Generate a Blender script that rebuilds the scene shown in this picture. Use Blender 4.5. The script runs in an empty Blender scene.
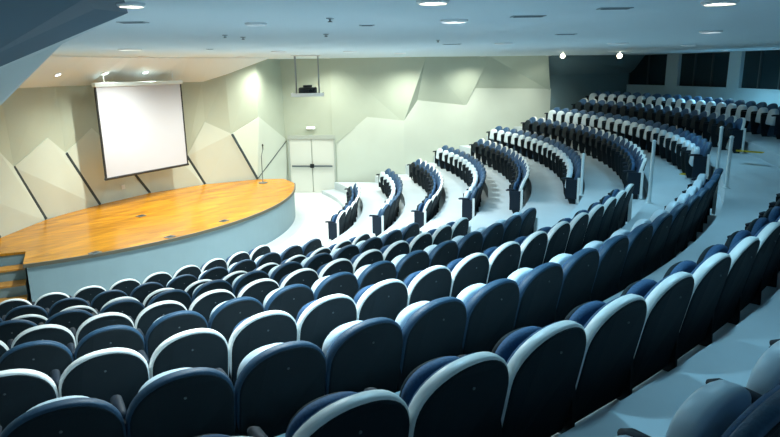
import bpy, bmesh, math, random
from mathutils import Vector, Matrix
random.seed(7)
D = bpy.data
scn = bpy.context.scene
COL = scn.collection
R = math.radians

# ------------------------------------------------------------------ camera
ZF = 3.136                                # seat-top datum to front-floor datum
CAM = Vector((0, -20.1133, 1.1762 + ZF))
YAW, PITCH, ROLL, FPX = 0.5236, 0.2372, -0.0152, 620.5
fw = Vector((math.sin(YAW)*math.cos(PITCH), math.cos(YAW)*math.cos(PITCH), -math.sin(PITCH)))
rt = Vector((math.cos(YAW), -math.sin(YAW), 0)); up = rt.cross(fw)
rt2 = rt*math.cos(ROLL) + up*math.sin(ROLL); up2 = -rt*math.sin(ROLL) + up*math.cos(ROLL)
cd = D.cameras.new('camera'); cam = D.objects.new('camera', cd); COL.objects.link(cam)
m = Matrix((rt2, up2, -fw)).transposed().to_4x4(); m.translation = CAM
cam.matrix_world = m
cd.sensor_fit = 'HORIZONTAL'; cd.sensor_width = 36; cd.lens = FPX/780*36
cd.clip_start = .05; cd.clip_end = 200
scn.camera = cam

def ray(px, py): return fw*FPX + rt2*(px-390) + up2*(218.5-py)
def on_z(px, py, z):
    d = ray(px, py); return CAM + d*((z-CAM.z)/d.z)
def on_plane(px, py, p, q):               # vertical plane through plan points p, q
    n = Vector((q[1]-p[1], -(q[0]-p[0]), 0)); d = ray(px, py)
    t = (Vector((p[0], p[1], 0))-CAM).dot(n)/d.dot(n); return CAM + d*t

# ------------------------------------------------------------------ materials
def mat(name, col, rough=.6, metal=0, noise=0, nscale=30, bump=0, spec=.5, emit=None, estr=0):
    m = D.materials.new(name); m.use_nodes = True
    nt = m.node_tree; b = nt.nodes['Principled BSDF']
    b.inputs['Base Color'].default_value = (*col, 1); b.inputs['Roughness'].default_value = rough
    b.inputs['Metallic'].default_value = metal; b.inputs['Specular IOR Level'].default_value = spec
    if noise or bump:
        tc = nt.nodes.new('ShaderNodeTexCoord'); nz = nt.nodes.new('ShaderNodeTexNoise')
        nz.inputs['Scale'].default_value = nscale; nz.inputs['Detail'].default_value = 4
        nt.links.new(tc.outputs['Object'], nz.inputs['Vector'])
        if noise:
            r = nt.nodes.new('ShaderNodeValToRGB')
            r.color_ramp.elements[0].position = .3; r.color_ramp.elements[1].position = .7
            r.color_ramp.elements[0].color = (*[c*(1-noise) for c in col], 1)
            r.color_ramp.elements[1].color = (*[min(1, c*(1+noise)) for c in col], 1)
            nt.links.new(nz.outputs['Fac'], r.inputs['Fac']); nt.links.new(r.outputs['Color'], b.inputs['Base Color'])
        if bump:
            bp = nt.nodes.new('ShaderNodeBump'); bp.inputs['Strength'].default_value = bump; bp.inputs['Distance'].default_value = .01
            nt.links.new(nz.outputs['Fac'], bp.inputs['Height']); nt.links.new(bp.outputs['Normal'], b.inputs['Normal'])
    if emit:
        b.inputs['Emission Color'].default_value = (*emit, 1); b.inputs['Emission Strength'].default_value = estr
    return m
M = {}
M['floor'] = mat('pale_vinyl_floor', (.66, .69, .70), .45, noise=.05, nscale=1.3)
M['tier'] = mat('blue_grey_tier_floor', (.52, .59, .63), .5, noise=.06, nscale=1.3)
M['ceiling'] = mat('ceiling_paint', (.62, .74, .78), .85)
M['beige'] = mat('beige_wall_paint', (.45, .50, .41), .75, noise=.03, nscale=1.2)
M['panel'] = mat('cream_panel', (.57, .62, .54), .7, noise=.03, nscale=1.0)
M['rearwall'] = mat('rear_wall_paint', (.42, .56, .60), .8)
M['sideshade'] = mat('shaded_side_panel', (.15, .23, .25), .8)  # wall colour darkened to paint the light falloff towards the rear corner
M['leftfacet'] = mat('shaded_soffit', (.42, .56, .60), .8)  # ceiling paint with the left facets' shade put into the colour
M['leftfacet2'] = mat('deep_shaded_soffit', (.045, .11, .155), .8)  # same paint, deeper shade painted in for the unlit upper facet
M['joint'] = mat('dark_joint', (.03, .05, .055), .6)
M['white'] = mat('white_plastic', (.78, .80, .78), .38)
M['seatwhite'] = mat('pale_grey_plastic', (.62, .73, .80), .4)
M['navyback'] = mat('navy_back_panel', (.006, .014, .019), .7, bump=.1, nscale=220, spec=.2)
M['blue'] = mat('blue_fabric', (.020, .075, .165), .75, noise=.2, nscale=90, bump=.2)
M['bluerim'] = mat('blue_rim_fabric', (.016, .060, .115), .55, noise=.15, nscale=90, bump=.2)
M['navyarm'] = mat('navy_armrest', (.008, .016, .028), .6, spec=.25)
M['frame'] = mat('dark_steel', (.010, .016, .020), .6, spec=.25)
M['stud'] = mat('grey_stud', (.10, .13, .14), .4)
M['postmetal'] = mat('pale_painted_metal', (.62, .70, .72), .4)
M['yellow'] = mat('yellow_nosing', (.62, .42, .015), .6)
M['fascia'] = mat('stage_fascia', (.22, .31, .335), .6, noise=.03, nscale=2)
M['edge'] = mat('dark_edge_strip', (.10, .09, .06), .5)
M['screen'] = mat('screen_fabric', (.54, .56, .63), .8)
M['black'] = mat('black_plastic', (.012, .014, .016), .5)
M['strut'] = mat('grey_strut', (.28, .31, .31), .5)
M['vslat'] = mat('vent_slats', (.10, .16, .18), .7)
M['door'] = mat('pale_door', (.66, .68, .62), .6)
M['doorframe'] = mat('grey_green_door_frame', (.40, .44, .40), .6)
M['glass_dark'] = mat('dark_booth_glass', (.012, .03, .038), .12)
M['vent'] = mat('dark_vent', (.34, .42, .44), .7)
M['lens_cool'] = mat('lamp_lens_cool', (1, 1, 1), .4, emit=(.95, 1, .98), estr=4)
M['lens_warm'] = mat('lamp_lens_warm', (1, 1, 1), .4, emit=(1, .90, .66), estr=8)
M['lens_dim'] = mat('lamp_lens_dim', (1, 1, 1), .4, emit=(.75, .88, .92), estr=.9)
M['ring'] = mat('lamp_ring', (.75, .78, .78), .4)
M['exit'] = mat('emergency_lamp_lens', (1, 1, 1), .4, emit=(.95, 1, .9), estr=1.2)

def wood(name, dirx):
    m = D.materials.new(name); m.use_nodes = True; nt = m.node_tree; b = nt.nodes['Principled BSDF']
    tc = nt.nodes.new('ShaderNodeTexCoord'); mp = nt.nodes.new('ShaderNodeMapping')
    mp.inputs['Rotation'].default_value = (0, 0, dirx)
    nt.links.new(tc.outputs['Object'], mp.inputs['Vector'])
    br = nt.nodes.new('ShaderNodeTexBrick')
    br.inputs['Scale'].default_value = 1.0; br.inputs['Brick Width'].default_value = 1.9; br.inputs['Row Height'].default_value = .16
    br.inputs['Mortar Size'].default_value = .004
    br.inputs['Color1'].default_value = (.60, .25, .007, 1); br.inputs['Color2'].default_value = (.42, .165, .005, 1)
    br.inputs['Mortar'].default_value = (.28, .13, .02, 1)
    nt.links.new(mp.outputs['Vector'], br.inputs['Vector'])
    mp2 = nt.nodes.new('ShaderNodeMapping'); mp2.inputs['Scale'].default_value = (.5, 5, 1); mp2.inputs['Rotation'].default_value = (0, 0, dirx)
    nt.links.new(tc.outputs['Object'], mp2.inputs['Vector'])
    nz = nt.nodes.new('ShaderNodeTexNoise'); nz.inputs['Scale'].default_value = 1.6; nz.inputs['Detail'].default_value = 5
    nt.links.new(mp2.outputs['Vector'], nz.inputs['Vector'])
    mx = nt.nodes.new('ShaderNodeMixRGB'); mx.blend_type = 'OVERLAY'; mx.inputs['Fac'].default_value = .8
    nt.links.new(br.outputs['Color'], mx.inputs['Color1']); nt.links.new(nz.outputs['Fac'], mx.inputs['Color2'])
    nt.links.new(mx.outputs['Color'], b.inputs['Base Color'])
    b.inputs['Roughness'].default_value = .24; b.inputs['Specular IOR Level'].default_value = .3
    return m
M['wood'] = wood('golden_stage_planks', R(-35))
M['tread'] = mat('orange_wood_tread', (.50, .23, .04), .4, noise=.15, nscale=12)

# ------------------------------------------------------------------ object helpers
def link(name, bm, material, parent=None, smooth=False, loc=None):
    me = D.meshes.new(name); bmesh.ops.recalc_face_normals(bm, faces=bm.faces[:]); bm.to_mesh(me); bm.free()
    if smooth:
        for p in me.polygons: p.use_smooth = True
    me.materials.append(material)
    o = D.objects.new(name, me); COL.objects.link(o)
    if parent is not None: o.parent = parent
    if loc is not None: o.location = loc
    return o
def empty(name, loc=(0, 0, 0), rz=0):
    o = D.objects.new(name, None); COL.objects.link(o); o.location = loc; o.rotation_euler = (0, 0, rz); o.empty_display_size = .1
    return o
def tag(o, label, cat, group=None):
    o['label'] = label; o['category'] = cat
    if group: o['group'] = group
    return o
def struct(o): o['kind'] = 'structure'; return o
def copy_tree(o, parent=None):
    c = o.copy(); COL.objects.link(c); c.parent = parent
    for ch in [x for x in o.children]: copy_tree(ch, c)
    return c
def bm_box(bm, x0, x1, y0, y1, z0, z1, bev=0):
    ret = bmesh.ops.create_cube(bm, size=1)
    vs = ret['verts']
    for v in vs:
        v.co = Vector((x0+(v.co.x+.5)*(x1-x0), y0+(v.co.y+.5)*(y1-y0), z0+(v.co.z+.5)*(z1-z0)))
    if bev:
        es = list({e for v in vs for e in v.link_edges})
        bmesh.ops.bevel(bm, geom=es, offset=bev, segments=2, affect='EDGES', profile=.6)
    return bm
def box(x0, x1, y0, y1, z0, z1, bev=0): return bm_box(bmesh.new(), x0, x1, y0, y1, z0, z1, bev)
def bm_tube(bm, pts, r, n=10, cap=True):
    pts = [Vector(p) for p in pts]; rings = []
    for i, p in enumerate(pts):
        d = (pts[min(i+1, len(pts)-1)]-pts[max(i-1, 0)]).normalized()
        a = d.cross(Vector((0, 0, 1)));
        if a.length < .05: a = d.cross(Vector((1, 0, 0)))
        a.normalize(); b = d.cross(a)
        rr = r[i] if isinstance(r, (list, tuple)) else r
        rings.append([bm.verts.new(p+(a*math.cos(2*math.pi*k/n)+b*math.sin(2*math.pi*k/n))*rr) for k in range(n)])
    for A, B in zip(rings, rings[1:]):
        for k in range(n): bm.faces.new((A[k], A[(k+1) % n], B[(k+1) % n], B[k]))
    if cap: bm.faces.new(rings[0][::-1]); bm.faces.new(rings[-1])
    return bm
def tube(pts, r, n=10): return bm_tube(bmesh.new(), pts, r, n)
def lathe(bm, prof, n=24, c=(0, 0, 0)):
    rings = [[bm.verts.new((c[0]+r*math.cos(2*math.pi*k/n), c[1]+r*math.sin(2*math.pi*k/n), c[2]+z)) for k in range(n)] for r, z in prof]
    for A, B in zip(rings, rings[1:]):
        for k in range(n): bm.faces.new((A[k], A[(k+1) % n], B[(k+1) % n], B[k]))
    bm.faces.new(rings[0][::-1]); bm.faces.new(rings[-1])
    return bm
def prism(bm, poly, z0, z1):
    a = [bm.verts.new((p[0], p[1], z0)) for p in poly]; b = [bm.verts.new((p[0], p[1], z1)) for p in poly]
    bm.faces.new(a[::-1]); bm.faces.new(b)
    for i in range(len(a)):
        j = (i+1) % len(a); bm.faces.new((a[i], a[j], b[j], b[i]))
    return bm
def slab(verts, normal, th):              # polygon in space given thickness along -normal
    bm = bmesh.new(); n = Vector(normal).normalized()
    a = [bm.verts.new(v) for v in verts]; b = [bm.verts.new(Vector(v)-n*th) for v in verts]
    bm.faces.new(a); bm.faces.new(b[::-1])
    for i in range(len(a)):
        j = (i+1) % len(a); bm.faces.new((a[j], a[i], b[i], b[j]))
    bmesh.ops.triangulate(bm, faces=[f for f in bm.faces if len(f.verts) > 4])
    return bm
def pol(r, t): return Vector((r*math.sin(t), -r*math.cos(t), 0))
def arcpts(r, t0, t1, n): return [pol(r, t0+(t1-t0)*i/n) for i in range(n+1)]

# ------------------------------------------------------------------ plan data
CEIL = 4.68
BH = .76                                  # height of a back top above its own row floor
CH = .88                                  # height the chair meshes are drawn at
rk = [9.23, 10.44, 11.56, 12.66, 13.70, 14.84, 16.02, 17.17, 18.31, 19.40]
zk = [.12+z for z in (0.0, .26, .50, .845, 1.10, 1.392, 1.694, 1.974, 2.256, 2.50)]      # row floors
# side wall (right of the picture) in plan, from the door to the rear corner
SIDE = [(9.37, -.08), (10.6, -1.15), (12.9, -1.55), (15.2, -1.85), (18.3, -2.25), (22.0, -2.7)]
def side_y(x):
    if x <= SIDE[0][0]: return SIDE[0][1]
    for (x0, y0), (x1, y1) in zip(SIDE, SIDE[1:]):
        if x <= x1: return y0+(y1-y0)*(x-x0)/(x1-x0)
    return SIDE[-1][1]
def wall_theta(r):                        # angle at which the circle r meets the side wall
    t = R(60)
    while t < R(110):
        p = pol(r, t)
        if p.y > side_y(p.x): break
        t += .002
    return t

# ------------------------------------------------------------------ floor and tiers
TL = R(-22)
bm = bmesh.new()
# front floor: everything inside the first tier edge
edge = [8.78] + [rk[i]+.05 for i in range(9)] + [21.55]
t1 = wall_theta(edge[0])
prism(bm, [(-6, 3.5)] + arcpts(edge[0], TL, t1, 40) + [(9.6, 0.6), (9.6, 3.5)], -.2, 0)
struct(link('floor', bm, M['floor']))
bm = bmesh.new()
tiers = struct(empty('seating_tiers'))
for i in range(0, 10):
    a, b = edge[i], edge[i+1]
    ta, tb = wall_theta(a), wall_theta(b)
    poly = arcpts(a, TL, ta, 60) + arcpts(b, TL, tb, 60)[::-1]
    bm = prism(bmesh.new(), poly, max(-.2, zk[i]-.55), zk[i])
    link('tier', bm, M['tier'], tiers)

# ------------------------------------------------------------------ stage
ST = .90
stage = tag(empty('stage', (0, 0, 0)), 'low curved stage with golden plank deck in front of the folded cream wall', 'stage')
SR = 7.28
back = [(-.82, -4.77), (.08, -3.42), (1.43, -2.0), (2.83, -1.29), (4.55, -.78), (6.23, -.85), (6.95, -1.25)]
notch_t = math.atan2(-.42, 7.60)
front = arcpts(SR, R(72.5), notch_t, 40)
P0 = front[-1]
front_d = (Vector((P0.x, P0.y, 0))).normalized()
cut = P0 - front_d*1.0
n_in = pol(SR-1.0, R(-13)); n_out = pol(SR, R(-13))
poly = [tuple(p)[:2] for p in front] + [tuple(cut)[:2], tuple(n_in)[:2], (-2.6, -6.6), (-2.0, -5.4)] + back
bm = prism(bmesh.new(), poly, ST-.05, ST); link('deck', bm, M['wood'], stage)
def inset(poly, d):
    c = Vector((sum(p[0] for p in poly)/len(poly), sum(p[1] for p in poly)/len(poly)))
    return [tuple(Vector(p)+(c-Vector(p)).normalized()*d) for p in poly]
bm = prism(bmesh.new(), inset(poly, .06), 0, ST-.05); link('fascia', bm, M['fascia'], stage)
# dark edging along the curve
bm = bmesh.new()
o_ = arcpts(SR+.012, R(72.5), notch_t, 40); i_ = arcpts(SR-.02, R(72.5), notch_t, 40)[::-1]
prism(bm, [tuple(p)[:2] for p in o_+i_], ST-.065, ST+.004); link('edging', bm, M['edge'], stage)
# inset steps at the left end
for k in range(3):
    zt = ST*(k+1)/4
    ro = SR - .02 - .30*k
    poly2 = arcpts(ro, R(-13), notch_t-.004, 8) + arcpts(SR-1.0, R(-13), notch_t-.004, 8)[::-1]
    st = link('step', prism(bmesh.new(), [tuple(p)[:2] for p in poly2], 0, zt-.035), M['fascia'], stage)
    poly3 = arcpts(ro+.03, R(-13), notch_t-.004, 8) + arcpts(ro-.29, R(-13), notch_t-.004, 8)[::-1]
    link('tread', prism(bmesh.new(), [tuple(p)[:2] for p in poly3], zt-.035, zt), M['tread'], st)
# floor boxes let into the deck
for (px, py, lab) in [(95, 253, 'small grey floor socket near the front edge of the stage'), (141, 216, 'small grey floor socket in the middle of the stage deck'),
                      (170, 237, 'small grey floor socket by the curved stage edge, right of the middle'), (224, 221, 'small grey floor socket towards the right end of the stage')]:
    p = on_z(px, py, ST)
    e = tag(empty('floor_socket', p, R(35)), lab, 'socket', 'floor sockets in the stage')
    link('lid', box(-.10, .10, -.08, .08, .0, .012, .004), M['stud'], e)
    link('flap', box(-.06, .06, -.045, .045, .012, .018, .002), M['frame'], e)

# ------------------------------------------------------------------ stage wall (folded panels)
ws = struct(empty('wall_stage'))
bpx = [(-40, 262), (0, 238), (46, 219), (100, 204.5), (150, 193), (205, 184), (258, 179)]
bpt = [on_z(x, y, ST) for x, y in bpx]
bpt[6] = Vector((6.23, -.78, ST))
dl = Vector((7.98, .88, 0)); dr = Vector((9.37, -.08, 0))
bpt.append(Vector((7.75, .75, ST)))
vpx = [(-78, 205), (-35, 190), (14, 167), (66, 153), (117, 152), (187, 156), (232, 134), (287, 140)]
apx = [(-50, 172), (-4, 148), (48, 138), (92, 128), (148, 130), (205, 122), (259, 117)]
def fnorm(p, q):
    d = (q-p); n = Vector((d.y, -d.x, 0)).normalized()
    if n.dot(CAM-p) < 0: n = -n
    return n
vv = []
for i, (x, y) in enumerate(vpx):
    cand = []
    if i > 0: cand.append(on_plane(x, y, bpt[i-1], bpt[i]))
    if i < 7: cand.append(on_plane(x, y, bpt[i], bpt[i+1]))
    vv.append(cand[0] if i >= 6 else sum(cand, Vector())/len(cand))
av = []
for i, (x, y) in enumerate(apx): av.append(on_plane(x, y, bpt[i], bpt[i+1]))
for i in range(7):
    n = fnorm(bpt[i], bpt[i+1])
    dz = Vector((0, 0, .05))
    if i < 6:
        link('panel', slab([bpt[i]-dz, bpt[i+1]-dz, vv[i+1], av[i], vv[i]], n, .12), M['panel'], ws)
    else:
        zz = Vector((0, 0, ST))
        link('panel', slab([bpt[6]-dz, vv[7], av[6], vv[6]], n, .12), M['panel'], ws)
        link('panel', slab([bpt[6]-zz, bpt[7]-zz, vv[7]+(bpt[7]-bpt[6])*.02, bpt[6]-dz], n, .12), M['panel'], ws)
        d = (vv[7]-bpt[6]).normalized(); sd = d.cross(n).normalized()*.014
        link('joint', slab([bpt[6]-sd+n*.012, bpt[6]+sd+n*.012, vv[7]+sd+n*.012, vv[7]-sd+n*.012], n, .03), M['joint'], ws)
    if 0 < i:
        a, b = bpt[i], vv[i]
        nn = (fnorm(bpt[i-1], bpt[i])+n).normalized()
        d = (b-a).normalized(); s = d.cross(nn).normalized()*.035
        link('joint', slab([a-s+nn*.015, a+s+nn*.015, b+s+nn*.015, b-s+nn*.015], nn, .03), M['joint'], ws)
# upper wall: folded facets from the zigzag up to the ceiling band
top = []
def topline(x, z): 
    # plan point straight above the panels, pushed back a little
    return None
UB = []
for i in range(7):
    UB += [vv[i], av[i]]
UB.append(vv[7])
UT = []
for k, p in enumerate(UB):
    i = min(k//2, 6); n = fnorm(bpt[i], bpt[i+1])
    off = n*(-.10) if k % 2 == 0 else n*(-.02)
    q = p + off; q.z = 4.02 if k < 12 else (4.22 if k == 12 else CEIL+.01)
    UT.append(q)
bm = bmesh.new()
UBb = []
for k, p in enumerate(UB):
    i = min(k//2, 6); UBb.append(p - fnorm(bpt[i], bpt[i+1])*.06)
a = [bm.verts.new(p) for p in UBb]; b = [bm.verts.new(p) for p in UT]
for k in range(len(a)-1): bm.faces.new((a[k], a[k+1], b[k+1], b[k]))
up_o = link('upper_facets', bm, M['beige'], ws)
so = up_o.modifiers.new('thick', 'SOLIDIFY'); so.thickness = .08; so.offset = 0
# pale sloping soffit over the stage with the ceiling edge in front
bm = bmesh.new()
lo = [p.copy() for p in UT]; hi = []
for k, p in enumerate(lo):
    i = min(k//2, 6); n = fnorm(bpt[i], bpt[i+1])
    q = p + n*1.5; q.z = CEIL+.01; hi.append(q)
a = [bm.verts.new(p) for p in lo]; b = [bm.verts.new(p) for p in hi]
for k in range(12): bm.faces.new((a[k], a[k+1], b[k+1], b[k]))
bm.faces.new((a[12], a[13], b[12]))
for v in [v for v in bm.verts if not v.link_faces]: bm.verts.remove(v)
SOF = (lo, hi)
M['soffit'] = mat('pale_soffit', (.70, .80, .84), .8)
sf = link('soffit', bm, M['soffit'], ws)
so = sf.modifiers.new('thick', 'SOLIDIFY'); so.thickness = .06; so.offset = 0

# ------------------------------------------------------------------ door wall
wd = struct(empty('wall_door'))
dn = fnorm(dl, dr)
def strip_wall(parent, name, pts, z0, z1, material, th=.12):
    for p, q in zip(pts, pts[1:]):
        p = Vector((p[0], p[1], 0)); q = Vector((q[0], q[1], 0)); n = fnorm(p, q)
        link(name, slab([p+Vector((0, 0, z0)), q+Vector((0, 0, z0)), q+Vector((0, 0, z1)), p+Vector((0, 0, z1))], n, th), material, parent)
strip_wall(wd, 'wall_face', [dl-(dr-dl)*.14, dr+(dr-dl)*.02], 0, 4.7, M['beige'])
door = struct(empty('door_1', (dl+dr)/2, math.atan2((dr-dl).y, (dr-dl).x)))
W2 = (dr-dl).length/2
for s in (-1, 1):
    x0, x1 = (-W2+.05, -.012) if s < 0 else (.012, W2-.05)
    lf = link('door_leaf', box(x0, x1, -.055, -.005, .01, 1.92, .008), M['door'], door)
    link('push_bar', box(x0+.06, x1-.06, -.12, -.085, .93, .99, .01), M['stud'], lf)
link('door_frame', bm_box(bm_box(box(-W2, -W2+.05, -.08, 0, 0, 1.98), W2-.05, W2, -.08, 0, 0, 1.98), -W2, W2, -.09, 0, 1.92, 2.06), M['doorframe'], door)
link('latch', box(-.07, .07, -.15, -.055, .90, 1.04, .02), M['frame'], door)
p = (dl+dr)/2 + dn*.02; p.z = 2.32
em = tag(empty('emergency_light', p, math.atan2((dr-dl).y, (dr-dl).x)), 'small white emergency light above the pale double door', 'light')
link('housing', box(-.16, .16, -.07, -.02, -.05, .05, .01), M['white'], em)
link('lens', box(-.13, .13, -.08, -.07, -.035, .035, .004), M['exit'], em)

# ------------------------------------------------------------------ side wall right: folded panels and upper facets
wr = struct(empty('wall_right'))
segs = [((9.37, -.08), (11.5, -1.3)), ((11.5, -1.3), (13.9, -1.68)), ((13.9, -1.68), (17.6, -2.16)), ((17.6, -2.16), (22.0, -2.7))]
tops = [[(337, 144), (367, 117), (389, 121)], [(389, 121), (417, 100), (440, 106)], [(440, 106), (464, 88), (507, 90)], [(507, 90), (546, 74), (600, 72)]]
zig = []
for (p, q), tp in zip(segs, tops):
    n = fnorm(Vector((*p, 0)), Vector((*q, 0)))
    P = [on_plane(x, y, p, q) for x, y in tp]
    P[0] = Vector((p[0], p[1], P[0].z)); P[-1] = Vector((q[0], q[1], P[-1].z))
    zig.append(P)
    link('panel', slab([Vector((*p, 0)), Vector((*q, 0)), P[2], P[1], P[0]], n, .12), M['panel'] if p[0] < 17 else M['sideshade'], wr)  # last panel darker: falling light painted into its colour
low = []
for P in zig: low += P if not low else P[1:]
wn = Vector((-.16, -.99, 0)).normalized()
low = [p - wn*.06 - Vector((0, 0, .06)) for p in low]      # V0 A1 V1 A2 V2 A3 V3 A4 V4
low[0] = Vector((9.30, -.03, low[0].z))
def top_pt(px, d):
    a_ = Vector((9.37, -.08, 0))+wn*d; b_ = Vector((17.6, -2.16, 0))+wn*d
    p = on_plane(px, 56, a_, b_); p.z = CEIL+.02; return p
H = [Vector((9.30, -.03, CEIL+.02)), top_pt(426, 1.1), top_pt(489, .8), top_pt(548, 1.1), top_pt(600, .5)]
bm = bmesh.new()
L = [bm.verts.new(p) for p in low]; T_ = [bm.verts.new(p) for p in H]
for f in [(L[0], L[1], T_[0]), (L[1], L[2], T_[0]), (L[2], L[3], T_[1]), (L[2], T_[1], T_[0]), (L[3], L[4], T_[1]), (L[4], T_[2], T_[1]),
          (L[4], L[5], T_[2]), (L[5], L[6], T_[2]), (L[6], T_[3], T_[2]), ]: bm.faces.new(f)
bm.verts.ensure_lookup_table()
uo = link('upper_facets', bm, M['beige'], wr)
so = uo.modifiers.new('thick', 'SOLIDIFY'); so.thickness = .08; so.offset = 0
bm = bmesh.new()
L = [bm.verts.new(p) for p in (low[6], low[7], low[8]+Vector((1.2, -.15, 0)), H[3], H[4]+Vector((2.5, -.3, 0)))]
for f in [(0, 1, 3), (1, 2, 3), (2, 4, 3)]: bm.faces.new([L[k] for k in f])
uo = link('upper_facets', bm, M['sideshade'], wr)  # shade of the rear folds painted as a darker wall colour
so = uo.modifiers.new('thick', 'SOLIDIFY'); so.thickness = .08; so.offset = 0

# ------------------------------------------------------------------ rear wall with booth windows
RW = 21.5
wb = struct(empty('wall_rear'))
bm = bmesh.new()
def wall_band(t0, t1, z0, z1, r0=RW, r1=RW+.2):
    n = max(2, int(abs(t1-t0)/R(2)))
    bm = prism(bmesh.new(), [tuple(p)[:2] for p in arcpts(r0, t0, t1, n)+arcpts(r1, t0, t1, n)[::-1]], z0, z1); return bm
tend = R(83.6)
link('lower_wall', wall_band(R(30), tend, 1.9, 3.52), 'x' and M['rearwall'], wb)
def th_at(px, py):                        # angle where the pixel ray meets the rear wall
    d = ray(px, py); best = None
    a_ = d.x**2+d.y**2; b_ = 2*(CAM.x*d.x+CAM.y*d.y); c_ = CAM.x**2+CAM.y**2-RW**2
    t = (-b_+math.sqrt(b_*b_-4*a_*c_))/(2*a_); p = CAM+d*t
    return math.atan2(p.x, -p.y), p.z
wx = [(612, 666), (678, 728), (740, 800)]
prev = tend
for i, (x0, x1) in enumerate(wx):
    a1 = th_at(x0, 70)[0]; a0 = th_at(x1, 70)[0]
    link('pillar', wall_band(a1, prev, 3.52, CEIL), M['sideshade'] if i == 0 else M['rearwall'], wb)
    w = struct(empty('window_%d' % (i+1)))
    link('window_glass', wall_band(a0, a1, 3.52, CEIL, RW+.12, RW+.14), M['glass_dark'], w)
    link('window_sill', wall_band(a0-.002, a1+.002, 3.50, 3.535, RW-.02, RW+.12), M['rearwall'], w)
    for f in (.35, .7):
        am = a0+(a1-a0)*f
        link('mullion', wall_band(am-.0012, am+.0012, 3.53, CEIL, RW+.06, RW+.12), M['joint'], w)
    prev = a0
link('pillar', wall_band(R(30), prev, 3.52, CEIL), M['rearwall'], wb)

# ------------------------------------------------------------------ left facets and ceiling
bm = prism(bmesh.new(), [(-6, -23), (24, -23), (24, -1.8), (16, -1.2), (9.9, 1.6), (7.5, 1.9), (-6, 1.9)], CEIL, CEIL+.15)
cl = struct(link('ceiling', bm, M['ceiling']))

wl = struct(empty('wall_left'))
def pt(px, py, dist):                     # point along a pixel ray at a horizontal distance
    d = ray(px, py); return CAM + d*(dist/math.hypot(d.x, d.y))
A1 = on_z(128, 13, CEIL-.005); A0 = pt(-6, 112, 11.0); Am = pt(62, 44, 8.2)
B0 = pt(-60, 92, 7.5); C0 = pt(-60, -10, 3.5); C1 = on_z(122, -8, CEIL-.005)
E0 = pt(-60, 160, 11.0)
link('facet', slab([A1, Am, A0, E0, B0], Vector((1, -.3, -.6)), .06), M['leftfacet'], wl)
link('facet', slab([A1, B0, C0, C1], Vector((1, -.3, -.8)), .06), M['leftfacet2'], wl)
strip_wall(wl, 'wall_face', [(-2.3, -4.6), (-2.9, -7.5), (-6.0, -19.0)], 0, 4.7, M['panel'])

# ------------------------------------------------------------------ ceiling fittings
def downlight_parts(root, lens, r=.10):
    link('ring', lathe(bmesh.new(), [(r*1.25, 0), (r*1.25, -.012), (r*1.05, -.022), (r*.98, -.012), (r*.98, 0)], 24), M['ring'], root)
    link('lens', lathe(bmesh.new(), [(r*.97, -.004), (r*.8, -.012), (.01, -.016)], 24), lens, root)
def spot(name, loc, energy, col, size=R(150), blend=1, rad=.06, aim=(0, 0, -1)):
    ld = D.lights.new(name, 'SPOT'); ld.energy = energy; ld.color = col; ld.spot_size = size; ld.spot_blend = blend; ld.shadow_soft_size = rad
    o = D.objects.new(name, ld); COL.objects.link(o); o.location = loc
    o.rotation_euler = Vector(aim).to_track_quat('-Z', 'Y').to_euler()
    return o
COOL = (.34, .76, 1.0); MID = (.82, .97, 1.0); WARM = (.97, 1.0, .88)
GAIN = 2.6; SG = 3.2
LAMPS = [  # px, py, lens, radius, watts, colour, label
 (131, 3, 'lens_warm', .06, 12, MID, 'bright round ceiling downlight at the top left beside the dark soffit'),
 (130, 49, 'lens_warm', .15, 250, MID, 'oval ceiling downlight above and in front of the projection screen'),
 (454, 20, 'lens_cool', .09, 24, COOL, 'white ceiling downlight right of the middle of the picture, above the side wall'),
 (433, 0, 'lens_warm', .075, 26, COOL, 'ceiling downlight cut by the top edge, in the middle of the picture'),
 (720, 1, 'lens_warm', .085, 18, COOL, 'ceiling downlight cut by the top edge at the upper right'),
 (711, 31, 'lens_cool', .10, 28, COOL, 'pale oval ceiling downlight in front of the rear booth windows'),
 (689, 45, 'lens_dim', .12, 30, COOL, 'dim ceiling downlight just above the pillar between the booth windows'),
 (256, 23, 'lens_dim', .07, 200, MID, 'faint ceiling downlight over the right end of the stage'),
 (350, 51, 'lens_cool', .12, 190, MID, 'small ceiling downlight right of the hanging projector'),
 (279, 51, 'lens_dim', .12, 120, MID, 'faint ceiling downlight left of the hanging projector'),
 (400, 53, 'lens_cool', .12, 170, MID, 'small ceiling downlight close to the folded side wall'),
 (504, 43, 'lens_dim', .12, 50, COOL, 'faint ceiling downlight above the far end of the side wall'),
 (725, 50.3, 'lens_cool', .09, 60, COOL, 'small ceiling lamp close above the right-hand pillar of the booth windows'),
 (776, 48.5, 'lens_cool', .09, 25, COOL, 'small ceiling lamp above the rightmost booth window at the picture edge'),
 (618, 43, 'lens_dim', .14, 25, COOL, 'faint ceiling downlight in front of the leftmost booth window'),
]
for px, py, ln, r, wt, c, lab in LAMPS:
    p = on_z(px, py, CEIL)
    e = tag(empty('downlight', p), lab, 'ceiling light', 'recessed ceiling downlights')
    downlight_parts(e, M[ln], r)
    s = spot('lamp', (0, 0, -.05), wt*GAIN, c); s.parent = e
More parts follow.
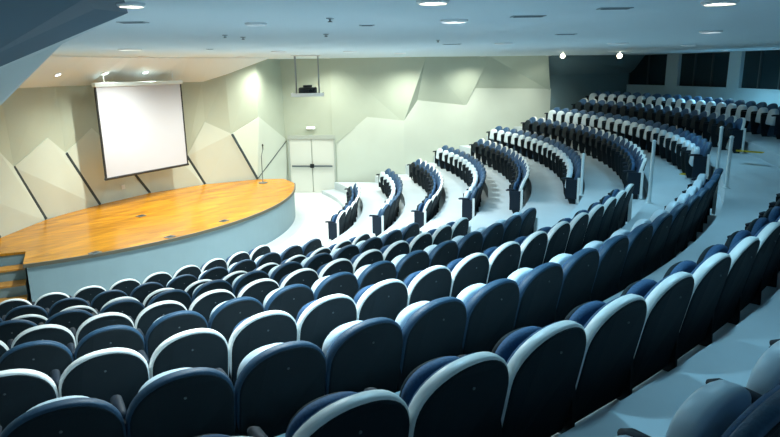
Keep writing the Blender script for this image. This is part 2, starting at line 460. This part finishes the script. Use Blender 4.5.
# glare lamps at the rear and wall washers, real plan positions
WASH = [
 (15.6, -5.4, 'lens_warm', .06, 15, WARM, 'glaring small ceiling lamp left of the booth windows, nearer the side wall', (563, 51)),
 (17.6, -8.4, 'lens_warm', .07, 15, WARM, 'glaring small ceiling lamp above the leftmost booth window', (620, 51)),
]
def at_dist(px, py, dist):
    p = pt(px, py, dist); return p
for (_, _, ln, r, wt, c, lab, (px, py)) in WASH:
    p = pt(px, py, 18.0 if px < 600 else 19.0); p.z = CEIL
    e = tag(empty('spot_lamp', p), lab, 'ceiling light', 'small glaring ceiling lamps')
    link('stem', tube([(0, 0, 0), (0, 0, -.05)], .02), M['ring'], e)
    bm = bmesh.new(); bmesh.ops.create_uvsphere(bm, u_segments=16, v_segments=10, radius=r); 
    for v in bm.verts: v.co.z -= .05+r
    link('bulb', bm, M[ln], e, True)
    s = spot('lamp', (0, 0, -.22), wt, c); s.parent = e
for (x, y, wt, lab) in [(6.75, -1.2, 70, 'wall washing downlight above the right end of the stage'), (8.75, -1.0, 60, 'bright wall washing downlight above the pale double door'),
                   (10.9, -2.5, 110, 'wall washing downlight over the first upper fold of the side wall'), (13.6, -3.0, 90, 'wall washing downlight over the second upper fold of the side wall'),
                   (16.2, -3.4, 45, 'wall washing downlight over the third upper fold of the side wall')]:
    e = tag(empty('downlight', (x, y, CEIL)), lab, 'ceiling light', 'wall washing downlights')
    downlight_parts(e, M['lens_warm'], .08)
    s = spot('lamp', (0, 0, -.05), wt*SG, WARM); s.parent = e
# lamps in the stage soffit
for k, (px, py) in enumerate([(57, 73), (104, 72), (145, 71)]):
    i = [1, 3, 4][k]
    lo, hi = SOF; d_ = ray(px, py); c = None
    for k2 in range(12):
        e1 = lo[k2+1]-lo[k2]; nn = e1.cross(hi[k2]-lo[k2]).normalized()
        if nn.z > 0: nn = -nn
        t_ = (lo[k2]-CAM).dot(nn)/d_.dot(nn); q_ = CAM+d_*t_
        u_ = (q_-lo[k2]).dot(e1)/e1.dot(e1)
        if -.05 <= u_ <= 1.05 and 4.0 < q_.z < CEIL: c = q_+nn*.035; break
    if c is None: print('NOLAMP', k); continue
    e = tag(empty('downlight', c), ['leftmost small lamp in the pale band above the stage', 'small lamp in the pale band straight above the projection screen', 'small lamp in the pale band above the right side of the screen'][k], 'ceiling light', 'lamps in the stage soffit')
    e.rotation_euler = (-nn).to_track_quat('Z', 'Y').to_euler()
    downlight_parts(e, M['lens_cool'], .07)
    sp_ = spot('lamp', (0, 0, -.05), 40, WARM); sp_.parent = e
for (x, y, wt) in [(-.2, -6.0, 90), (2.6, -4.0, 150), (5.2, -3.2, 130)]:  # fill lights added to brighten the stage, no such fittings known
    e = tag(empty('stage_fill_lamp', (x, y, CEIL)), 'added stage fill light in the ceiling over the %s of the deck' % ('left end' if x < 0 else 'middle' if x < 3 else 'right half'), 'ceiling light', 'added stage fill lights')
    downlight_parts(e, M['lens_dim'], .10)
    s = spot('lamp', (0, 0, -.05), wt*SG, WARM); s.parent = e
# vents and sprinklers
for (px, py, w, d, lab) in [(133, 22, .34, .16, 'dark slot vent in the ceiling below the upper left downlight'), (528, 16, .42, .16, 'dark ceiling vent at the top, right of the middle'),
                       (615, 8, .36, .13, 'dark ceiling vent near the top edge at the upper right'), (566, 34, .40, .16, 'small dark ceiling vent left of the glaring rear lamps'),
                       (452, 44, .50, .16, 'narrow dark ceiling vent above the folded side wall'), (367, 25, .22, .10, 'faint ceiling vent over the middle of the hall'),
                       (210, 49, .20, .10, 'faint ceiling vent right of the lamp before the screen')]:
    p = on_z(px, py, CEIL)
    w *= .6; d *= .75
    e = tag(empty('ceiling_vent', p, -YAW), lab, 'vent', 'ceiling vents')
    link('frame', box(-w/2, w/2, -d/2, d/2, -.006, 0, .002), M['vent'], e)
    bm = bmesh.new()
    for k in range(4): bm_box(bm, -w/2+.02, w/2-.02, -d/2+.02+k*(d-.04)/4, -d/2+.02+k*(d-.04)/4+.012, -.009, -.006)
    link('slats', bm, M['vslat'], e)
for (px, py, lab) in [(330, 18, 'small dark sprinkler head on the ceiling above the hanging projector'), (326, 34, 'lower of two dark sprinkler heads above the hanging projector'),
                      (225, 35, 'small dark sprinkler head on the ceiling over the stage'), (243, 37, 'dark sprinkler head beside another over the stage'), (438, 40, 'small dark sprinkler head near the narrow ceiling vent')]:
    p = on_z(px, py, CEIL)
    e = tag(empty('sprinkler', p), lab, 'sprinkler', 'sprinkler heads on the ceiling')
    link('rose', lathe(bmesh.new(), [(.030, .01), (.030, -.006), (.010, -.010), (.008, -.022)], 12), M['vent'], e)
    link('deflector', lathe(bmesh.new(), [(.004, -.020), (.018, -.026), (.018, -.029), (.004, -.029)], 12), M['stud'], e)

# ------------------------------------------------------------------ projection screen
S0 = Vector((1.25, -2.75, 0)); S1 = Vector((3.75, -2.05, 0))
scr_tl = pt(95, 87, 17.3); scr_bl = pt(106, 179, 17.3); 
def scr_plane(px, py): return on_plane(px, py, scr_a, scr_b)
scr_a = pt(100, 130, 17.2); scr_b = pt(185, 125, 19.0)
sx = (scr_b-scr_a); sx.z = 0; sl = sx.length; ang = math.atan2(sx.y, sx.x)
tl, tr_, bl, br = [on_plane(x, y, scr_a, scr_b) for x, y in ((95, 87), (182.5, 84), (106, 179), (185, 163))]
zt_ = (tl.z+tr_.z)/2; zb_ = (bl.z+br.z)/2
cx = (tl+tr_+bl+br)/4
ps = tag(empty('projection_screen', Vector((cx.x, cx.y, zb_)), ang), 'large blank white projection screen hanging over the stage', 'projection screen')
ww = ((tr_-tl).length+(br-bl).length)/4; hh = zt_-zb_
ux = Vector((math.cos(ang), math.sin(ang), 0))
link('screen_surface', box(-ww, ww, -.012, .012, 0, hh), M['screen'], ps)
for sg in (-1, 1): link('border', box(sg*ww-.022, sg*ww+.022, -.018, .018, 0, hh), M['black'], ps)
link('bottom_bar', tube([(-ww-.03, 0, -.03), (ww+.03, 0, -.03)], .035, 12), M['black'], ps)
link('roller_case', box(-ww-.04, ww+.04, -.07, .07, hh, hh+.10, .02), M['soffit'], ps)
for sg in (-1, 1): link('hanger', tube([(sg*ww*.8, 0, hh+.09), (sg*ww*.8, 0, CEIL-zb_)], .012, 6), M['ring'], ps)

# ------------------------------------------------------------------ projector on a hung tray
pj = pt(308, 95, 17.0)
mt = tag(empty('projector_mount', Vector((pj.x, pj.y, CEIL)), -YAW+.1), 'ceiling hung projector tray with two pale struts, right of the stage', 'projector mount')
trz = pj.z-CEIL
for s in (-1, 1):
    bm = bmesh.new()
    for y in (-.16, .16): bm_tube(bm, [(s*.30, y, 0), (s*.30, y, trz)], .018, 8)
    for k in range(3): bm_tube(bm, [(s*.30, -.16, trz*(k+.3)/3), (s*.30, .16, trz*(k+.9)/3)], .010, 6)
    link('strut', bm, M['strut'], mt)
link('tray', bm_box(bm_box(bm_box(box(-.42, .42, -.3, .3, trz-.03, trz, .01), -.42, .42, -.31, -.28, trz-.03, trz+.06), -.43, -.40, -.3, .3, trz-.03, trz+.06), .40, .43, -.3, .3, trz-.03, trz+.06), M['white'], mt)
link('ceiling_plate', box(-.38, .38, -.22, .22, -.02, 0, .004), M['ring'], mt)
pr = tag(empty('projector', Vector((pj.x, pj.y, pj.z)), -YAW+.1), 'dark projector sitting on the hung tray', 'projector')
link('body', box(-.24, .24, -.22, .22, .012, .20, .04), M['black'], pr)
link('lens', tube([(.08, -.22, .11), (.08, -.27, .11)], [.06, .055], 16), M['frame'], pr)
link('top_housing', box(-.12, .12, -.12, .12, .20, .26, .02), M['black'], pr)
link('feet', bm_box(box(-.2, -.15, -.18, .18, 0, .012), .15, .2, -.18, .18, 0, .012), M['black'], pr)

# ------------------------------------------------------------------ microphone stand
p = on_z(263, 183, ST)
ms = tag(empty('microphone_stand', p, .4), 'thin microphone stand at the right end of the stage', 'microphone stand')
link('base', lathe(bmesh.new(), [(.14, 0), (.14, .015), (.03, .035), (.015, .05)], 24), M['stud'], ms)
link('pole', tube([(0, 0, .04), (0, 0, .85)], .012, 8), M['stud'], ms)
link('boom', tube([(0, 0, .83), (.08, 0, 1.05)], .009, 8), M['stud'], ms)
link('microphone', lathe(bmesh.new(), [(.012, 0), (.016, .10), (.026, .12), (.028, .15), (.015, .175), (.003, .18)], 12, (.08, 0, 1.03)), M['black'], ms)
# wall plates on the stage wall
for (px, py, i, lab) in [(20, 217, 1, 'small white socket plate low on the wall at the left end of the stage'), (123, 187, 3, 'small white socket plate on the wall under the projection screen')]:
    p = on_plane(px, py, bpt[i], bpt[i+1]); n = fnorm(bpt[i], bpt[i+1])
    e = tag(empty('wall_socket', p, math.atan2(n.y, n.x)+math.pi/2), lab, 'socket')
    link('plate', box(-.06, .06, -.015, .0, -.06, .06, .004), M['white'], e)
    link('insert', box(-.03, .03, -.02, -.015, -.03, .03, .002), M['ring'], e)

# ------------------------------------------------------------------ chairs
def arch(w, zb, zs, zt, n=9, e=.85, rb=.03):
    pts = [(-w+rb, zb), (w-rb, zb), (w, zb+rb)]
    for k in range(0, n*2+1):
        t = math.pi*k/(2*n)
        c, s = math.cos(t), math.sin(t)
        pts.append((w*math.copysign(abs(c)**e, c), zs+(zt-zs)*abs(s)**e))
    pts.append((-w, zb+rb))
    return pts
def cushion(outline, rings, tilt, y0, ztop, curve=0):
    # rings: (y, inset) from rear to front; tilt shifts y with height
    cx = 0; zs = [p[1] for p in outline]; cz = (min(zs)+max(zs))/2
    bm = bmesh.new(); RR = []
    for y, ins in rings:
        ring = []
        for x, z in outline:
            hx = max(abs(p[0]) for p in outline); hz = (max(zs)-min(zs))/2
            xx = x*(1-ins/hx); zz = cz+(z-cz)*(1-ins/hz)
            ring.append(bm.verts.new((xx, y0+y+(ztop-zz)*tilt + curve*(xx/hx)**2, zz)))
        RR.append(ring)
    n = len(outline)
    for A, B in zip(RR, RR[1:]):
        for k in range(n): bm.faces.new((A[k], A[(k+1) % n], B[(k+1) % n], B[k]))
    bm.faces.new(RR[0][::-1]); bm.faces.new(RR[-1])
    return bm
def make_chair(kind, end):
    t = empty('auditorium_chair')
    W = kind == 'W'
    o = arch(.277, .03, .58, .88, 10, .94)
    # shell with a rounded rim
    bk = link('backrest', cushion(o, [(0, .020), (.004, .009), (.012, .002), (.035, 0), (.058, .002), (.067, .010), (.07, .02)], .18, 0, .88, .03), M['white'] if W else M['bluerim'], t, True)
    link('back_panel', cushion(arch(.277, .03, .58, .872, 10, .94), [(-.007, .026), (-.005, .017), (.006, .011)], .18, 0, .88, .03), M['navyback'], bk, False)
    link('back_cushion', cushion(arch(.268, .30, .58, .873, 10, .94), [(.05, .0), (.074, .004), (.090, .02), (.096, .06)], .18, 0, .88, .03), M['blue'], bk, True)
    bm = bmesh.new(); bmesh.ops.create_uvsphere(bm, u_segments=8, v_segments=5, radius=.008)
    for v in bm.verts: v.co = Vector((v.co.x, v.co.y*.5-.012+(.88-.72)*.18, v.co.z+.72))
    link('stud', bm, M['stud'], bk, True)
    # tipped-up seat: shell towards the stage, pad towards the back
    so_ = arch(.200, .34, .57, .768, 9, .85)
    SI = .014 if W else .0
    st = link('seat', cushion(so_, [(.0, .03), (.008, .008), (.03, 0)]+([(.058, .004)] if W else [(.085, .004), (.098, .016), (.108, .04), (.112, .08)]), .10, .205, .768, 0), M['blue'] if W else M['seatwhite'], t, True)
    if W: link('seat_shell', cushion(so_, [(.056, SI), (.085, SI+.004), (.098, SI+.016), (.108, SI+.04), (.112, SI+.08)], .10, .205, .768, 0), M['navyback'] if W else M['seatwhite'], t, True)
    # armrest pair, dark, on slim standards
    def arm(s):
        x = s*.28
        bm = bmesh.new()
        pts = [(x, .18, .60), (x, .22, .612), (x, .29, .618), (x, .38, .615), (x, .415, .60)]
        bm_tube(bm, pts, [.020, .026, .029, .030, .020], 10)
        for v in bm.verts: v.co.z = .63+(v.co.z-.63)*.85
        a = link('armrest', bm, M['navyarm'], t, True)
        bm = bmesh.new()
        q = .32 if end and (s > 0) == (end > 0) else .42
        prof = [(.12, .0), (q-.08, .0), (q-.04, .12), (q-.01, .40), (q, .59), (.14, .59), (.13, .30)]
        va = [bm.verts.new((x-.014, y, z)) for y, z in prof]; vb = [bm.verts.new((x+.014, y, z)) for y, z in prof]
        bm.faces.new(va); bm.faces.new(vb[::-1])
        for k in range(len(prof)):
            j = (k+1) % len(prof); bm.faces.new((va[k], vb[k], vb[j], va[j]))
        link('standard', bm, M['frame'], a)
    arm(-1)
    if end: arm(1)
    link('hinge_bar', tube([(-.26, .20, .40), (.26, .20, .40)], .018, 8), M['frame'], t, True)
    if end in (-1, 1, 2, -2):
        s = 1 if end > 0 else -1; x = s*.305
        p_ = link('end_panel', box(x-.015, x+.015, .10, .33, .12, .60, .006), M['navyarm'], t)
        e_ = link('edge_strip', box(x-.02, x+.02, .05, .10, .02, .64, .006), M['white'], p_)
        e_['label'] = 'white edge strip'
    for c in t.children_recursive: c.data.transform(Matrix.Diagonal((1, 1, BH/CH, 1)))
    return t
ORD = ['zeroth', 'first', 'second', 'third', 'fourth', 'fifth', 'sixth', 'seventh', 'eighth', 'ninth', 'tenth', 'eleventh', 'twelfth', 'thirteenth', 'fourteenth', 'fifteenth',
       'sixteenth', 'seventeenth', 'eighteenth', 'nineteenth', 'twentieth']
def ordn(n):
    if n <= 20: return ORD[n]
    tens = {2: 'twenty', 3: 'thirty', 4: 'forty'}[n//10]
    return tens+'-'+ORD[n % 10] if n % 10 else {3: 'thirtieth', 4: 'fortieth'}[n//10]
protos = {}
def place(k, th, end, label, group):
    kind = 'W' if k % 2 == 1 else 'B'
    key = (kind, end)
    if key not in protos: protos[key] = make_chair(kind, end); o = protos[key]
    else: o = copy_tree(protos[key])
    p = pol(rk[k-1], th)
    o.location = (p.x, p.y, zk[k-1]); o.rotation_euler = (0, 0, th)
    tag(o, label, 'chair', group)
    return o
def project(p):
    v = Vector(p)-CAM; z = v.dot(fw)
    if z < .2: return None
    return 390+FPX*v.dot(rt2)/z, 218.5-FPX*v.dot(up2)/z
def in_view(k, th, mx=14):
    r = rk[k-1]; pts = []
    for f in (-.27, .27):
        for z in (.25, .5, .76):
            for q in (0, .35):
                c = pol(r-q, th+f/r); q_ = project((c.x, c.y, zk[k-1]+z))
                if q_: pts.append(q_)
    return any(-mx < x < 780+mx and -mx < y < 437+mx for x, y in pts)
PP = .56
near_anchor = {1: (51.5, 294), 2: None, 3: (117, 293), 4: None}
near_ph = {5: -.0102, 6: -.0132, 7: .0144, 8: -.0029, 9: .0505}
def theta_of(k, px, py):
    p = on_z(px, py, zk[k-1]+BH); return math.atan2(p.x, -p.y)
near_ph[1] = theta_of(1, 90.5, 288); near_ph[3] = theta_of(3, 117, 293); near_ph[2] = near_ph[1]+.012; near_ph[4] = near_ph[5]+.02
near_ph[10] = theta_of(10, 826, 398)
near_end = {1: 27.5, 2: 27.5, 3: 27.5, 4: 27.5, 5: 27.3, 6: 27.0, 7: 31.2, 8: 31.1, 9: 31.5, 10: 31.5}
far_beg = {1: 43.5, 2: 42.5, 3: 41.0, 4: 41.0, 5: 40.8, 6: 41.0, 7: 38.5, 8: 40.3, 9: 48, 10: 50}
far_end = {1: 70, 2: 75, 3: 75, 4: 77.5, 5: 75, 6: 79.5, 7: 78, 8: 79.5, 9: 79, 10: 80}
rim = {1: 'white-rimmed navy chair', 0: 'all-blue-backed chair'}
cnt = 0
for k in range(1, 11):
    d = PP/rk[k-1]; base = near_ph[k]
    n1 = int((R(near_end[k])-d*.5-base)/d); 
    js = [j for j in range(-40, n1+1) if in_view(k, base+j*d)]
    # only what the frame can hold; hidden strays on the far side are dropped
    for j in js:
        th = base+j*d
        isend = (j == n1)
        if k == 9:
            rank = max(js)-j+1
            lab = 'white-rimmed navy chair in the nearest full row, %s from the right picture edge' % ordn(rank)
        elif k == 10:
            lab = 'chair with tipped-up pale seat at lower right, %s from the left' % ordn(j-min(js)+1)
        else:
            rank = n1-j+1
            lab = '%s, %s from the aisle, %s row from the stage, left block' % (rim[k % 2], ordn(rank) if rank > 1 else 'first', ordn(k))
        place(k, th, 1 if isend else 0, lab, 'tip-up chairs in the left seating block'); cnt += 1
    ns = int((R(far_end[k])-R(far_beg[k]))/d)
    for j in range(ns+1):
        th = R(far_beg[k])+d*.5+j*d
        if not in_view(k, th, 4): continue
        lab = '%s, %s from the aisle, %s row from the stage, right block' % (rim[k % 2], ordn(j+1), ordn(k))
        place(k, th, -1 if j == 0 else (2 if j == ns else 0), lab, 'tip-up chairs in the right seating block'); cnt += 1
print('CHAIRS', cnt)

# ------------------------------------------------------------------ handrails and nosing strips
def handrail(px, py_b, py_t, z, lab, slope):
    p = on_z(px, py_b, z)
    # height from the image
    h = 1.0
    q = project(p+Vector((0, 0, 1)))
    h = (py_b-py_t)/max(1, (py_b-q[1]))
    h = min(max(h, .8), 1.35)
    e = tag(empty('handrail', p), lab, 'handrail', 'pale handrails along the aisle')
    link('post', tube([(0, 0, 0), (0, 0, h)], .028, 10), M['postmetal'], e)
    link('cap', lathe(bmesh.new(), [(.028, h-.005), (.034, h), (.034, h+.02), (.012, h+.035)], 12), M['postmetal'], e)
    link('base_plate', lathe(bmesh.new(), [(.06, 0), (.06, .01), (.03, .015)], 16), M['postmetal'], e)
handrail(726, 188, 141, zk[8], 'pale handrail post at the upper aisle steps, right one of the pair', 1)
handrail(717, 172, 131, zk[8], 'pale handrail post at the upper aisle steps, left one of the pair', 1)
handrail(649, 203, 142, zk[7], 'tall pale handrail post in the aisle, beside the seventh row end', 1)
handrail(581, 195, 155, zk[6], 'short pale handrail post in the aisle left of the tall one', 1)
for (px0, py0, px1, py1, z, lab) in [(737, 151, 763, 153, zk[9], 'yellow step edge strip at the upper right end of the aisle'), (684, 175, 703, 168, zk[7], 'short yellow step edge strip beside the pair of handrail posts')]:
    a = on_z(px0, py0, z); b = on_z(px1, py1, z); d = (b-a)
    e = tag(empty('nosing_strip', a, math.atan2(d.y, d.x)), lab, 'step edge strip')
    link('strip', box(0, d.length, -.06, .10, 0, .012, .003), M['yellow'], e)
    link('lip', box(0, d.length, -.075, -.06, 0, .03, .003), M['yellow'], e)

# ------------------------------------------------------------------ world and view
w = D.worlds.new('world'); scn.world = w; w.use_nodes = True
w.node_tree.nodes['Background'].inputs['Color'].default_value = (.30, .55, .75, 1)
w.node_tree.nodes['Background'].inputs['Strength'].default_value = .25
scn.view_settings.view_transform = 'Standard'
scn.view_settings.look = 'None'
scn.view_settings.gamma = 1
scn.view_settings.use_curve_mapping = False
scn.view_settings.exposure = .6
